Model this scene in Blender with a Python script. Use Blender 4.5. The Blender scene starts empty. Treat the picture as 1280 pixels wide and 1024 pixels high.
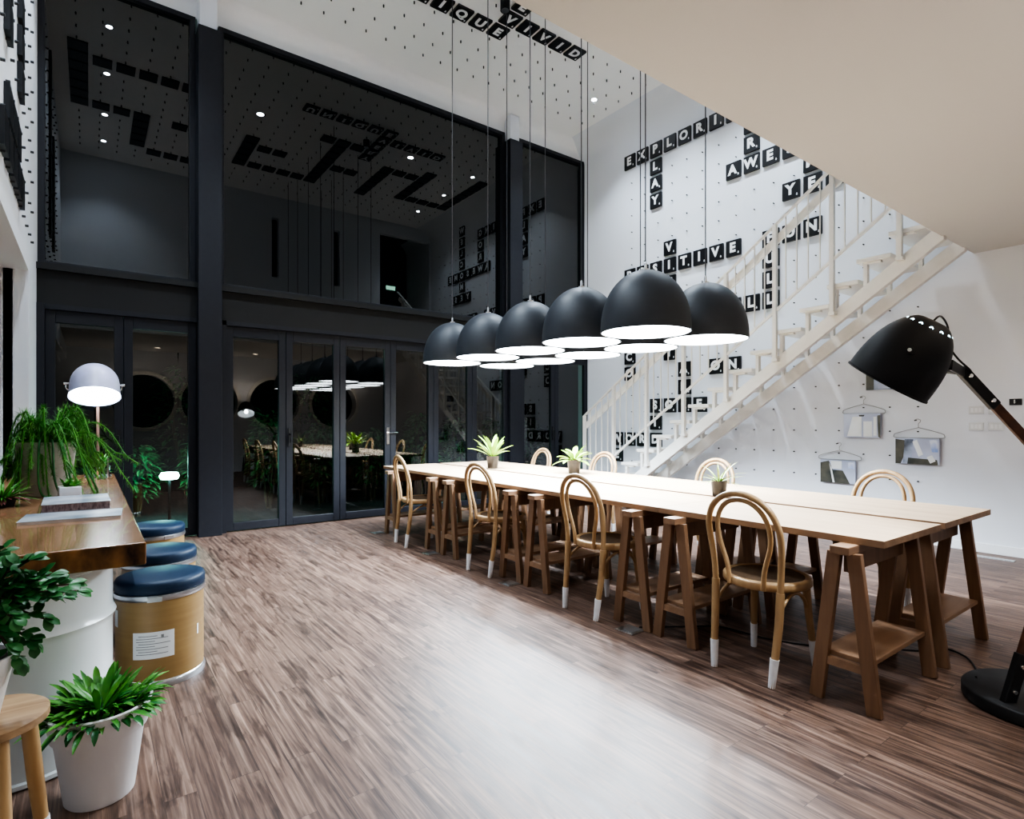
import bpy, math, random
from mathutils import Vector, Matrix
PI = math.pi
random.seed(7)
COL = bpy.context.scene.collection

# ------------------------------------------------------------------ mesh helpers
class MB:
    def __init__(s): s.v = []; s.f = []
    def add(s, vs, fs):
        n = len(s.v); s.v += [tuple(v) for v in vs]; s.f += [tuple(i + n for i in f) for f in fs]; return s
    def box(s, x0, x1, y0, y1, z0, z1):
        vs = [(x, y, z) for z in (z0, z1) for y in (y0, y1) for x in (x0, x1)]
        return s.add(vs, [(0,2,3,1),(4,5,7,6),(0,1,5,4),(2,6,7,3),(0,4,6,2),(1,3,7,5)])
    def bar(s, p, q, w, h, side=(1,0,0), w2=None, h2=None):
        """beam from p to q; w along 'side', h across"""
        p = Vector(p); q = Vector(q); d = (q - p).normalized()
        a = Vector(side); a = (a - d * a.dot(d)).normalized(); b = d.cross(a)
        w2 = w if w2 is None else w2; h2 = h if h2 is None else h2
        vs = []
        for c, W, H_ in ((p, w, h), (q, w2, h2)):
            for i, j in ((-1,-1),(1,-1),(1,1),(-1,1)): vs.append(c + a * (i * W / 2) + b * (j * H_ / 2))
        return s.add(vs, [(3,2,1,0),(4,5,6,7),(0,1,5,4),(1,2,6,5),(2,3,7,6),(3,0,4,7)])
    def tube(s, pts, r, seg=10, caps=True):
        pts = [Vector(p) for p in pts]; n = len(pts)
        rs = r if isinstance(r, (list, tuple)) else [r] * n
        base = len(s.v); a = None
        for i, p in enumerate(pts):
            d = (pts[min(i + 1, n - 1)] - pts[max(i - 1, 0)]).normalized()
            if a is None: a = d.orthogonal().normalized()
            a = (a - d * a.dot(d)).normalized(); b = d.cross(a)
            for k in range(seg):
                t = 2 * PI * k / seg; s.v.append(tuple(p + (a * math.cos(t) + b * math.sin(t)) * rs[i]))
        for i in range(n - 1):
            for k in range(seg):
                k2 = (k + 1) % seg
                s.f.append((base + i*seg + k, base + i*seg + k2, base + (i+1)*seg + k2, base + (i+1)*seg + k))
        if caps:
            s.f.append(tuple(base + k for k in reversed(range(seg))))
            s.f.append(tuple(base + (n-1)*seg + k for k in range(seg)))
        return s
    def lathe(s, prof, seg=40, c=(0,0,0), mat=None, closed=False):
        """prof: (r,z) list turned about the z axis"""
        base = len(s.v); c = Vector(c)
        for r, z in prof:
            r = max(r, 1e-4)
            for k in range(seg):
                t = 2 * PI * k / seg; v = Vector((r * math.cos(t), r * math.sin(t), z))
                if mat: v = mat @ v
                s.v.append(tuple(v + c))
        n = len(prof); rng = range(n) if closed else range(n - 1)
        for i in rng:
            j = (i + 1) % n
            for k in range(seg):
                k2 = (k + 1) % seg
                s.f.append((base + i*seg + k, base + i*seg + k2, base + j*seg + k2, base + j*seg + k))
        return s
    def prism(s, poly, axis, a0, a1):
        """2-D polygon extruded along axis 'x','y' or 'z'"""
        def P(u, v, a): return {'x': (a, u, v), 'y': (u, a, v), 'z': (u, v, a)}[axis]
        n = len(poly); vs = [P(u, v, a0) for u, v in poly] + [P(u, v, a1) for u, v in poly]
        fs = [tuple(range(n)), tuple(reversed(range(n, 2*n)))] + [(i, i + n, (i+1) % n + n, (i+1) % n) for i in range(n)]
        return s.add(vs, fs)
    def leaf(s, p, d, up, L, W, bend=0.3, n=5, fold=0.18, shape=0):
        """leaf blade: starts at p, heads along d, curls away from up"""
        p = Vector(p); d = Vector(d).normalized(); up = Vector(up)
        up = (up - d * up.dot(d))
        up = up.normalized() if up.length > 1e-5 else d.orthogonal().normalized()
        base = len(s.v); q = p.copy(); step = L / n
        for i in range(n + 1):
            t = i / n
            if shape == 0: w = W * math.sin(PI * min(1, (t * 0.92 + 0.06))) ** 0.8
            elif shape == 1: w = W * (1 - t) ** 0.6 * (0.75 + 0.25 * math.sin(PI * t))
            else: w = W * (math.sin(PI * (t ** 1.35) * 0.97 + 0.03)) ** 0.75
            sd = d.cross(up).normalized()
            s.v += [tuple(q + sd * w / 2 + up * w * fold), tuple(q), tuple(q - sd * w / 2 + up * w * fold)]
            ang = -bend / n; R = Matrix.Rotation(ang, 3, sd); d = (R @ d).normalized(); up = (R @ up).normalized()
            q = q + d * step
        for i in range(n):
            a = base + 3 * i
            s.f += [(a, a + 1, a + 4, a + 3), (a + 1, a + 2, a + 5, a + 4)]
        return s
    def mesh(s, name, mat, smooth=False):
        me = bpy.data.meshes.new(name); me.from_pydata(s.v, [], s.f); me.update()
        me.materials.append(mat)
        if smooth: me.polygons.foreach_set('use_smooth', [True] * len(me.polygons))
        return me
    def build(s, name, mat, parent=None, smooth=False, loc=(0,0,0), bevel=0, fix=True):
        me = s.mesh(name, mat, smooth)
        if fix:
            import bmesh
            bm = bmesh.new(); bm.from_mesh(me); bmesh.ops.recalc_face_normals(bm, faces=bm.faces); bm.to_mesh(me); bm.free()
        o = bpy.data.objects.new(name, me); COL.objects.link(o); o.location = loc
        if parent: o.parent = parent
        if bevel:
            m = o.modifiers.new('bevel', 'BEVEL'); m.width = bevel; m.segments = 2; m.limit_method = 'ANGLE'
        if smooth and not bevel:
            m = o.modifiers.new('edges', 'EDGE_SPLIT'); m.split_angle = math.radians(50)
        return o

def tag(o, label=None, cat=None, group=None, kind=None):
    if label: o['label'] = label
    if cat: o['category'] = cat
    if group: o['group'] = group
    if kind: o['kind'] = kind
    return o
def empty(name, label, cat, loc=(0,0,0), rz=0, group=None):
    o = bpy.data.objects.new(name, None); COL.objects.link(o); o.location = loc; o.rotation_euler = (0, 0, rz)
    o.empty_display_size = 0.1
    return tag(o, label, cat, group)
def copy_tree(o, parent=None):
    c = o.copy(); COL.objects.link(c); c.parent = parent
    for ch in list(o.children): copy_tree(ch, c)
    return c
def struct(mb, name, mat, parent=None, smooth=False, **k):
    o = mb.build(name, mat, parent, smooth, **k)
    if parent is None: o['kind'] = 'structure'
    return o
def arc(fn, n=16): return [fn(i / n) for i in range(n + 1)]
def smooth_path(pts, n=8):
    """Catmull-Rom through the points"""
    P = [Vector(p) for p in pts]; P = [P[0] * 2 - P[1]] + P + [P[-1] * 2 - P[-2]]; out = []
    for i in range(1, len(P) - 2):
        for k in range(n):
            t = k / n; a, b, c, d = P[i-1], P[i], P[i+1], P[i+2]
            out.append(0.5 * ((2*b) + (c - a) * t + (2*a - 5*b + 4*c - d) * t*t + (3*b - a - 3*c + d) * t**3))
    out.append(P[-2]); return out

# ------------------------------------------------------------------ materials
def mat(name, col, rough=0.5, metal=0.0, noise=None, bump=0, spec=0.5, nscale=8, stretch=(1,1,1), coat=0, sub=0):
    m = bpy.data.materials.new(name); m.use_nodes = True; nt = m.node_tree; b = nt.nodes['Principled BSDF']
    b.inputs['Base Color'].default_value = (*col, 1); b.inputs['Roughness'].default_value = rough
    b.inputs['Metallic'].default_value = metal; b.inputs['Specular IOR Level'].default_value = spec
    b.inputs['Coat Weight'].default_value = coat
    if noise or bump:
        tc = nt.nodes.new('ShaderNodeTexCoord'); mp = nt.nodes.new('ShaderNodeMapping'); mp.inputs['Scale'].default_value = stretch
        nt.links.new(tc.outputs['Object'], mp.inputs['Vector'])
        nz = nt.nodes.new('ShaderNodeTexNoise'); nz.inputs['Scale'].default_value = nscale; nz.inputs['Detail'].default_value = 5
        nt.links.new(mp.outputs['Vector'], nz.inputs['Vector'])
        if noise:
            cr = nt.nodes.new('ShaderNodeValToRGB'); cr.color_ramp.elements[0].position = .3; cr.color_ramp.elements[1].position = .7
            cr.color_ramp.elements[0].color = (*noise, 1); cr.color_ramp.elements[1].color = (*col, 1)
            nt.links.new(nz.outputs['Fac'], cr.inputs['Fac']); nt.links.new(cr.outputs['Color'], b.inputs['Base Color'])
        if bump:
            bp = nt.nodes.new('ShaderNodeBump'); bp.inputs['Strength'].default_value = bump; bp.inputs['Distance'].default_value = .01
            nt.links.new(nz.outputs['Fac'], bp.inputs['Height']); nt.links.new(bp.outputs['Normal'], b.inputs['Normal'])
    return m
def emis(name, col, st):
    m = bpy.data.materials.new(name); m.use_nodes = True; nt = m.node_tree; nt.nodes.clear()
    o = nt.nodes.new('ShaderNodeOutputMaterial'); e = nt.nodes.new('ShaderNodeEmission')
    e.inputs['Color'].default_value = (*col, 1); e.inputs['Strength'].default_value = st
    nt.links.new(e.outputs[0], o.inputs['Surface']); return m
def glass_mat(name, tint=(.8,.85,.9), ior=1.5, rough=0.0, boost=1.0):
    m = bpy.data.materials.new(name); m.use_nodes = True; nt = m.node_tree; nt.nodes.clear()
    o = nt.nodes.new('ShaderNodeOutputMaterial'); mx = nt.nodes.new('ShaderNodeMixShader')
    t = nt.nodes.new('ShaderNodeBsdfTransparent'); t.inputs[0].default_value = (*tint, 1)
    g = nt.nodes.new('ShaderNodeBsdfGlossy'); g.inputs['Roughness'].default_value = rough
    fr = nt.nodes.new('ShaderNodeFresnel'); fr.inputs['IOR'].default_value = ior
    mu = nt.nodes.new('ShaderNodeMath'); mu.operation = 'MULTIPLY'; mu.inputs[1].default_value = boost
    nt.links.new(fr.outputs[0], mu.inputs[0]); nt.links.new(mu.outputs[0], mx.inputs[0])
    nt.links.new(t.outputs[0], mx.inputs[1]); nt.links.new(g.outputs[0], mx.inputs[2]); nt.links.new(mx.outputs[0], o.inputs['Surface'])
    return m
def wood(name, c1, c2, rough=.45, axis='x', scale=3.0, bump=.05):
    st = {'x': (.6, 7, 7), 'y': (7, .6, 7), 'z': (7, 7, .6)}[axis]
    m = mat(name, c1, rough, noise=c2, nscale=scale, stretch=st, bump=bump); return m

def floor_mat():
    m = bpy.data.materials.new('floor_planks'); m.use_nodes = True; nt = m.node_tree; b = nt.nodes['Principled BSDF']; N = nt.nodes.new; Lk = nt.links.new
    tc = N('ShaderNodeTexCoord'); mp = N('ShaderNodeMapping'); mp.inputs['Rotation'].default_value = (0, 0, PI / 2)
    Lk(tc.outputs['Object'], mp.inputs['Vector'])
    br = N('ShaderNodeTexBrick'); br.offset = .37; br.offset_frequency = 2
    for k, v in (('Scale', 1), ('Brick Width', .92), ('Row Height', .098), ('Mortar Size', .0012), ('Mortar Smooth', .3), ('Bias', 0)): br.inputs[k].default_value = v
    br.inputs['Color1'].default_value = (.0, .0, .0, 1); br.inputs['Color2'].default_value = (1, 1, 1, 1); br.inputs['Mortar'].default_value = (.5, .5, .5, 1)
    Lk(mp.outputs['Vector'], br.inputs['Vector'])
    # grain, shifted per plank
    sh = N('ShaderNodeVectorMath'); sh.operation = 'MULTIPLY_ADD'; sh.inputs[1].default_value = (9, 9, 9)
    Lk(br.outputs['Color'], sh.inputs[0]); Lk(mp.outputs['Vector'], sh.inputs[2])
    m2 = N('ShaderNodeMapping'); m2.inputs['Scale'].default_value = (.75, 24, 1); Lk(sh.outputs[0], m2.inputs['Vector'])
    n1 = N('ShaderNodeTexNoise'); n1.inputs['Scale'].default_value = 2.2; n1.inputs['Detail'].default_value = 9; n1.inputs['Roughness'].default_value = .62; n1.inputs['Distortion'].default_value = .7
    Lk(m2.outputs['Vector'], n1.inputs['Vector'])
    m3 = N('ShaderNodeMapping'); m3.inputs['Scale'].default_value = (1.5, 10, 1); Lk(sh.outputs[0], m3.inputs['Vector'])
    n2 = N('ShaderNodeTexNoise'); n2.inputs['Scale'].default_value = 1.7; n2.inputs['Detail'].default_value = 4; n2.inputs['Distortion'].default_value = 1.5
    Lk(m3.outputs['Vector'], n2.inputs['Vector'])
    cr = N('ShaderNodeValToRGB'); e = cr.color_ramp.elements
    e[0].position = .30; e[0].color = (.055, .037, .031, 1); e[1].position = .74; e[1].color = (.38, .262, .203, 1)
    k = e.new(.44); k.color = (.135, .083, .063, 1); k = e.new(.56); k.color = (.21, .136, .102, 1)
    Lk(n1.outputs['Fac'], cr.inputs['Fac'])
    c2 = N('ShaderNodeValToRGB'); e = c2.color_ramp.elements; e[0].position = .36; e[0].color = (.36, .32, .31, 1); e[1].position = .50; e[1].color = (1, 1, 1, 1)
    Lk(n2.outputs['Fac'], c2.inputs['Fac'])
    mu = N('ShaderNodeMix'); mu.data_type = 'RGBA'; mu.blend_type = 'MULTIPLY'; mu.inputs['Factor'].default_value = .75
    Lk(cr.outputs['Color'], mu.inputs['A']); Lk(c2.outputs['Color'], mu.inputs['B'])
    # plank tone
    c3 = N('ShaderNodeValToRGB'); e = c3.color_ramp.elements; e[0].color = (.72, .70, .70, 1); e[1].color = (1.12, 1.1, 1.08, 1); Lk(br.outputs['Color'], c3.inputs['Fac'])
    m4 = N('ShaderNodeMix'); m4.data_type = 'RGBA'; m4.blend_type = 'MULTIPLY'; m4.inputs['Factor'].default_value = .8
    Lk(mu.outputs['Result'], m4.inputs['A']); Lk(c3.outputs['Color'], m4.inputs['B'])
    m5 = N('ShaderNodeMix'); m5.data_type = 'RGBA'; m5.inputs['B'].default_value = (.03, .02, .018, 1)
    mf = N('ShaderNodeMath'); mf.operation = 'MULTIPLY'; mf.inputs[1].default_value = .6; Lk(br.outputs['Fac'], mf.inputs[0])
    Lk(mf.outputs[0], m5.inputs['Factor']); Lk(m4.outputs['Result'], m5.inputs['A']); Lk(m5.outputs['Result'], b.inputs['Base Color'])
    rr = N('ShaderNodeMapRange'); rr.inputs['To Min'].default_value = .33; rr.inputs['To Max'].default_value = .55; Lk(n1.outputs['Fac'], rr.inputs['Value']); Lk(rr.outputs[0], b.inputs['Roughness'])
    bp = N('ShaderNodeBump'); bp.inputs['Strength'].default_value = .25; bp.inputs['Distance'].default_value = .002; Lk(n1.outputs['Fac'], bp.inputs['Height']); Lk(bp.outputs['Normal'], b.inputs['Normal'])
    return m

M = dict(
    floor=floor_mat(),
    wall=mat('white_wall_paint', (.74, .76, .80), .62, bump=.03, nscale=60),
    soffit=mat('soffit_toned_paint', (.60, .585, .56), .7, bump=.02, nscale=60),  # wall paint toned down and warmed; soffit's dimmer warm light put into colour
    ceil=mat('ceiling_paint', (.88, .88, .87), .7, bump=.02, nscale=60),
    base=mat('baseboard_paint', (.78, .79, .80), .4, bump=.02),
    frame=mat('anthracite_frame', (.013, .0145, .021), .5, noise=(.011, .012, .018), nscale=20),
    trans=mat('black_beam', (.010, .010, .011), .55, noise=(.008, .008, .008)),
    glass=glass_mat('window_glass', (.26, .30, .31), boost=2.8),
    steel=mat('brushed_steel', (.6, .6, .6), .3, 1, noise=(.5, .5, .5), nscale=40),
    chrome=mat('chrome', (.85, .85, .85), .12, 1, noise=(.8, .8, .8)),
    stair=mat('cream_stair_paint', (.82, .80, .75), .45, noise=(.79, .77, .72), nscale=14),
    tilem=mat('black_tile', (.012, .013, .015), .4, noise=(.009, .009, .011), nscale=30),
    letter=mat('white_letter', (.85, .85, .85), .5, noise=(.8, .8, .8)),
    peg=mat('dark_peg', (.03, .03, .035), .5, noise=(.02, .02, .02)),
    shade=mat('charcoal_shade', (.052, .058, .068), .5, noise=(.046, .051, .06), nscale=12, bump=.02),
    shade_in=mat('white_reflector', (.85, .85, .85), .5, noise=(.82, .82, .82)),
    cord=mat('grey_cord', (.10, .10, .11), .6, noise=(.07, .07, .07)),
    black=mat('satin_black', (.011, .011, .013), .50, noise=(.009, .009, .010), nscale=20),
    tabletop=wood('table_ply', (.62, .47, .33), (.52, .37, .25), .42, 'y', 2.2),
    tabledge=wood('table_edge', (.36, .22, .13), (.25, .15, .09), .5, 'y', 3),
    trestle=wood('teak_trestle', (.285, .165, .095), (.180, .10, .058), .42, 'z', 3),
    trestle_h=wood('teak_beam', (.33, .20, .12), (.24, .14, .085), .45, 'x', 3),
    rattan=wood('bentwood', (.48, .32, .17), (.36, .22, .11), .38, 'z', 3),
    seatm=mat('woven_seat', (.13, .085, .05), .6, noise=(.08, .05, .03), nscale=50, bump=.2),
    sock=mat('white_sock', (.80, .80, .82), .7, noise=(.74, .74, .76), nscale=40, bump=.05),
    slab=mat('counter_slab', (.50, .28, .155), .26, noise=(.27, .125, .06), nscale=2.5, stretch=(7, .8, 7), bump=.03, coat=.6),
    slab_end=mat('counter_bark_end', (.46, .23, .08), .32, noise=(.04, .018, .010), nscale=11, stretch=(1.3, 1, .7), bump=.2),
    enamel=mat('white_enamel', (.75, .80, .80), .22, noise=(.72, .77, .77), nscale=3, coat=.3),
    kraft=mat('kraft_board', (.37, .245, .105), .42, noise=(.33, .21, .09), nscale=3, stretch=(1, 1, 18)),
    galv=mat('galvanised_ring', (.55, .58, .60), .28, .9, noise=(.5, .5, .52), nscale=12),
    navy=mat('navy_vinyl', (.006, .027, .066), .5, noise=(.005, .024, .06), nscale=25, bump=.05),
    paper=mat('paper_label', (.82, .84, .84), .6, noise=(.76, .78, .78), nscale=6),
    ink=mat('grey_print', (.30, .32, .33), .7, noise=(.2, .2, .2), nscale=90),
    potw=mat('white_plastic_pot', (.90, .89, .89), .45, noise=(.87, .86, .86), nscale=4),
    potg=mat('grey_white_pot', (.66, .63, .60), .55, noise=(.60, .58, .56), nscale=6),
    potb=mat('brown_glass_pot', (.022, .017, .013), .3, noise=(.055, .042, .03), nscale=18),
    soil=mat('potting_soil', (.05, .035, .025), .95, noise=(.02, .014, .01), nscale=50, bump=.6),
    stool=wood('pale_stool_wood', (.60, .40, .20), (.42, .25, .11), .45, 'z', 3),
    stooltop=wood('stool_top_wood', (.56, .38, .22), (.26, .14, .065), .45, 'x', 4),
    leafd=mat('dark_leaf', (.03, .14, .045), .35, noise=(.07, .28, .07), nscale=14),
    leafm=mat('mid_leaf', (.04, .20, .03), .4, noise=(.13, .40, .05), nscale=14),
    leafb=mat('bright_leaf', (.20, .42, .04), .4, noise=(.38, .55, .08), nscale=9),
    leaff=mat('fern_leaf', (.04, .22, .03), .45, noise=(.17, .46, .06), nscale=10),
    leafp=mat('pale_leaf', (.48, .50, .20), .4, noise=(.22, .38, .08), nscale=12),
    leafk=mat('night_leaf', (.03, .13, .04), .5, noise=(.07, .24, .09), nscale=5),
    leafr=mat('pink_leaf', (.30, .06, .10), .45, noise=(.12, .16, .04), nscale=9),
    stem=mat('brown_stem', (.12, .08, .04), .7, noise=(.07, .05, .03), nscale=30),
    copper=mat('walnut_pole', (.20, .11, .085), .4, noise=(.15, .08, .06), nscale=10),
    lav=mat('pale_lavender_shade', (.62, .62, .86), .35, noise=(.48, .49, .62), nscale=6),
    walnut=wood('walnut_arm', (.12, .05, .025), (.06, .022, .012), .35, 'x', 4),
    plate=mat('switch_plate', (.70, .71, .71), .4, noise=(.66, .67, .67)),
    wire=mat('hanger_wire', (.38, .38, .38), .4, noise=(.3, .3, .3)),
    dark=mat('unlit_dark', (.012, .014, .017), .8, noise=(.009, .01, .012)),  # near-black colour stands in for darkness in the unlit recess and openings
    paving=mat('night_paving', (.06, .07, .075), .6, noise=(.03, .035, .04), nscale=3),
    photo=mat('magazine_photo', (.42, .48, .62), .35, noise=(.05, .06, .08), nscale=7),
    photo2=mat('magazine_blue', (.10, .25, .66), .35, noise=(.75, .78, .85), nscale=9),
    photo3=mat('magazine_dark', (.04, .05, .045), .35, noise=(.14, .13, .10), nscale=9),
    lilac=mat('magazine_lilac', (.40, .44, .58), .35, noise=(.60, .64, .76), nscale=4),
    bookc=mat('book_cover', (.26, .30, .38), .25, noise=(.66, .69, .74), nscale=5),
    books=mat('book_spine', (.10, .07, .10), .4, noise=(.4, .35, .38), nscale=40, stretch=(3, 1, 1)),
    pend_e=emis('pendant_diffuser', (.86, .94, 1.0), 9),
    spot_e=emis('downlight_glow', (.80, .88, 1.0), 120),
    lamp_e=emis('lamp_bulb_glow', (.80, .93, 1.0), 22),
    hole_e=emis('vent_glow', (.6, .88, 1.0), 6),
    warm_e=emis('warm_downlight', (1.0, .80, .58), 8),
    exit_e=emis('exit_sign_glow', (.5, .95, .75), 3),
    gard_e=emis('garden_lamp_glow', (.45, 1.0, .85), 60),
)

# ------------------------------------------------------------------ camera (level lens, slight rise)
H = 1.25
cam = bpy.data.cameras.new('camera'); co = bpy.data.objects.new('camera', cam); COL.objects.link(co)
co.location = (0, 0, H); co.rotation_euler = (PI / 2, 0, -math.atan(528 / 712))
cam.sensor_width = 36; cam.lens = 712 / 1280 * 36; cam.shift_y = 15 / 1280; cam.clip_start = .05
bpy.context.scene.camera = co

# ------------------------------------------------------------------ the setting
WX, LX, GY, CZ = 6.85, -.405, 7.2, 6.0      # right wall, left wall, glass plane, ceiling
MY, MZ = 1.76, 2.87                         # mezzanine edge and underside
BY = -1.3
floor = struct(MB().box(-.9, WX + .12, BY - .1, GY + .06, -.1, 0), 'floor', M['floor'])
ceiling = struct(MB().box(LX - .1, WX + .1, MY - .1, GY + .1, CZ, CZ + .1), 'ceiling', M['ceil'])
R = .38
cove = [(WX, 0), (WX, CZ - R)] + [(WX - R + R * math.cos(t), CZ - R + R * math.sin(t)) for t in [PI / 2 * i / 12 for i in range(1, 13)]] + [(WX + .12, CZ), (WX + .12, 0)]
wall_right = struct(MB().prism(cove, 'y', BY, GY + .1), 'wall_right', M['wall'], smooth=True)
r2 = .16
cf = [(GY, 5.74), (GY, CZ - r2)] + [(GY - r2 + r2 * math.cos(t), CZ - r2 + r2 * math.sin(t)) for t in [PI / 2 * i / 8 for i in range(1, 9)]] + [(GY + .12, CZ), (GY + .12, 5.74)]
struct(MB().prism(cf, 'x', LX, WX), 'wall_front', M['ceil'], smooth=True)
# left wall: upper part overhangs a window niche
wl = MB().box(LX - .1, LX, MY - .0, GY + .1, 2.5, CZ).box(LX - .16, LX, 6.17, GY + .1, 0, 2.5)
wl.box(-.68, LX - .1, 6.17, 6.35, 0, 2.5).box(-.68, LX - .1, BY, 6.35, 2.5, 2.6)
wall_left = struct(wl, 'wall_left', M['wall'])
struct(MB().box(-.68, -.60, BY, 6.17, 0, .55).box(-.68, -.60, BY, 2.2, .55, 2.5).box(-.68, LX, BY, MY, 2.6, MZ), 'wall_left', M['wall'])
wn = MB()
for y0, y1 in ((2.2, 2.26), (4.15, 4.23), (6.11, 6.17)): wn.box(-.67, -.60, y0, y1, .55, 2.5)
wn.box(-.67, -.60, 2.26, 6.11, .55, .61).box(-.67, -.60, 2.26, 6.11, 2.44, 2.5)
w4 = struct(wn, 'window_4', M['black']); struct(MB().add([(-.636, 2.26, .61), (-.636, 6.11, .61), (-.636, 6.11, 2.44), (-.636, 2.26, 2.44)], [(0, 1, 2, 3)]), 'window_pane', M['glass'], w4, fix=False)
# mezzanine: slab, face towards the hall with slots and a doorway, back wall with round windows
struct(MB().box(-.68, WX, BY, MY, MZ, MZ + .33), 'ceiling', M['soffit'])
mf = MB()
zt, d0, d1 = 3.2, 5.5, 6.80
xs = [LX, 3.08, 3.22, 4.40, 4.54, d0]
mf.box(xs[0], xs[1], MY - .14, MY, zt, CZ).box(xs[2], xs[3], MY - .14, MY, zt, CZ).box(xs[4], xs[5], MY - .14, MY, zt, CZ)
for a in (3.08, 4.40): mf.box(a, a + .14, MY - .14, MY, zt, 4.3).box(a, a + .14, MY - .14, MY, 5.55, CZ)
mf.box(d0, WX, MY - .14, MY, 5.7, CZ).box(d1, WX, MY - .14, MY, zt, 5.7)
struct(mf, 'wall_mezzanine', M['wall'])
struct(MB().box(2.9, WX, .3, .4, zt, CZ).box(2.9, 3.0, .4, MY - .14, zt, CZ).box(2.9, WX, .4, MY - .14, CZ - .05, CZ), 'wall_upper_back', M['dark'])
ex = MB().box(6.25, 6.5, .42, .45, 4.72, 4.82).build('exit_sign', M['exit_e'])
tag(ex, 'small glowing green exit sign in the dark upper doorway, seen mirrored in the glass', 'sign')
# back wall with round windows
bw = MB(); NS = 48; cx_s = (1.0, 2.35, 3.85, 5.4); rad = .62; zc = 1.72
xe = [-.68, 1.68, 3.1, 4.62, WX]
for c, xa, xb in zip(cx_s, xe[:-1], xe[1:]):
    ring = [(c + rad * math.cos(2*PI*i/NS), zc + rad * math.sin(2*PI*i/NS)) for i in range(NS)]
    sq = []
    for i in range(NS):
        t = 2*PI*i/NS; dx, dz = math.cos(t), math.sin(t)
        ks = []
        if abs(dx) > 1e-6: ks.append(((xb if dx > 0 else xa) - c) / dx)
        if abs(dz) > 1e-6: ks.append(((MZ if dz > 0 else 0) - zc) / dz)
        k = min(ks); sq.append((c + dx * k, zc + dz * k))
    n = len(bw.v)
    for (x, z) in ring: bw.v.append((x, BY, z))
    for (x, z) in sq: bw.v.append((x, BY, z))
    for (x, z) in ring: bw.v.append((x, BY - .34, z))
    for i in range(NS):
        j = (i + 1) % NS
        bw.f += [(n+i, n+j, n+NS+j, n+NS+i), (n+i, n+2*NS+i, n+2*NS+j, n+j)]
    # corners of each bay
    for (X_, Z_) in ((xa, 0), (xb, 0), (xb, MZ), (xa, MZ)):
        best = sorted(range(NS), key=lambda i: (sq[i][0]-X_)**2 + (sq[i][1]-Z_)**2)[:2]
        m_ = len(bw.v); bw.v.append((X_, BY, Z_)); bw.f.append((n+NS+best[0], n+NS+best[1], m_))
struct(bw, 'wall_back', M['wall'], fix=False)
for k, c in enumerate(cx_s):
    ro = Matrix.Rotation(PI/2, 3, 'X')
    w = struct(MB().lathe([(rad - .01, -.04), (rad + .07, -.04), (rad + .07, .03), (rad - .01, .03)], 48, (c, BY, zc), ro, closed=True), 'window_%d' % (5 + k), M['stair'], smooth=True)
    struct(MB().lathe([(0, 0), (rad, 0)], 48, (c, BY - .32, zc), ro), 'window_pane', M['dark'], w)  # opaque dark disc, the darkness beyond put into its colour

# baseboard along the right wall
struct(MB().box(WX - .014, WX, BY, GY, 0, .09), 'baseboard_right', M['base'], bevel=.004)

# ------------------------------------------------------------------ glazed front
def frame_rect(mb, x0, x1, z0, z1, y0, y1, s, b=None, t=None):
    b = s if b is None else b; t = s if t is None else t
    return mb.box(x0, x0 + s, y0, y1, z0, z1).box(x1 - s, x1, y0, y1, z0, z1).box(x0 + s, x1 - s, y0, y1, z0, z0 + b).box(x0 + s, x1 - s, y0, y1, z1 - t, z1)
ZG = 5.72
def pane(x0, x1, y, z0, z1): return MB().add([(x0, y, z0), (x1, y, z0), (x1, y, z1), (x0, y, z1)], [(0, 1, 2, 3)])
# big columns and beam
struct(MB().box(.94, 1.17, 6.92, GY + .1, 0, 5.53), 'column_left', M['frame'], bevel=.004)
struct(MB().box(.96, 1.13, 6.98, GY + .1, 5.53, CZ - .02), 'column_left', M['wall'])
struct(MB().box(5.16, 5.40, 7.0, GY + .1, 0, 5.58), 'column_right', M['frame'], bevel=.004)
struct(MB().box(5.19, 5.36, 7.04, GY + .1, 5.58, CZ - .02), 'column_right', M['wall'])
struct(MB().box(LX, .94, 7.03, GY + .1, 2.38, 2.76).box(1.17, 5.16, 7.03, GY + .1, 2.38, 2.76).box(5.40, WX, 7.03, GY + .1, 2.38, 2.76)
       .box(LX, .94, 6.98, 7.03, 2.70, 2.76).box(1.17, 5.16, 6.98, 7.03, 2.70, 2.76).box(5.40, WX, 6.98, 7.03, 2.70, 2.76), 'beam_front', M['trans'])
for i, (a, b) in enumerate(((LX, .94), (1.17, 5.16), (5.40, WX))):
    w = struct(frame_rect(MB(), a, b, 2.76, ZG, GY - .06, GY + .04, .055), 'window_%d' % (i + 1), M['frame'], bevel=.003)
    struct(pane(a + .05, b - .05, GY, 2.81, ZG - .05), 'window_pane', M['glass'], w, fix=False)
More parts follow.
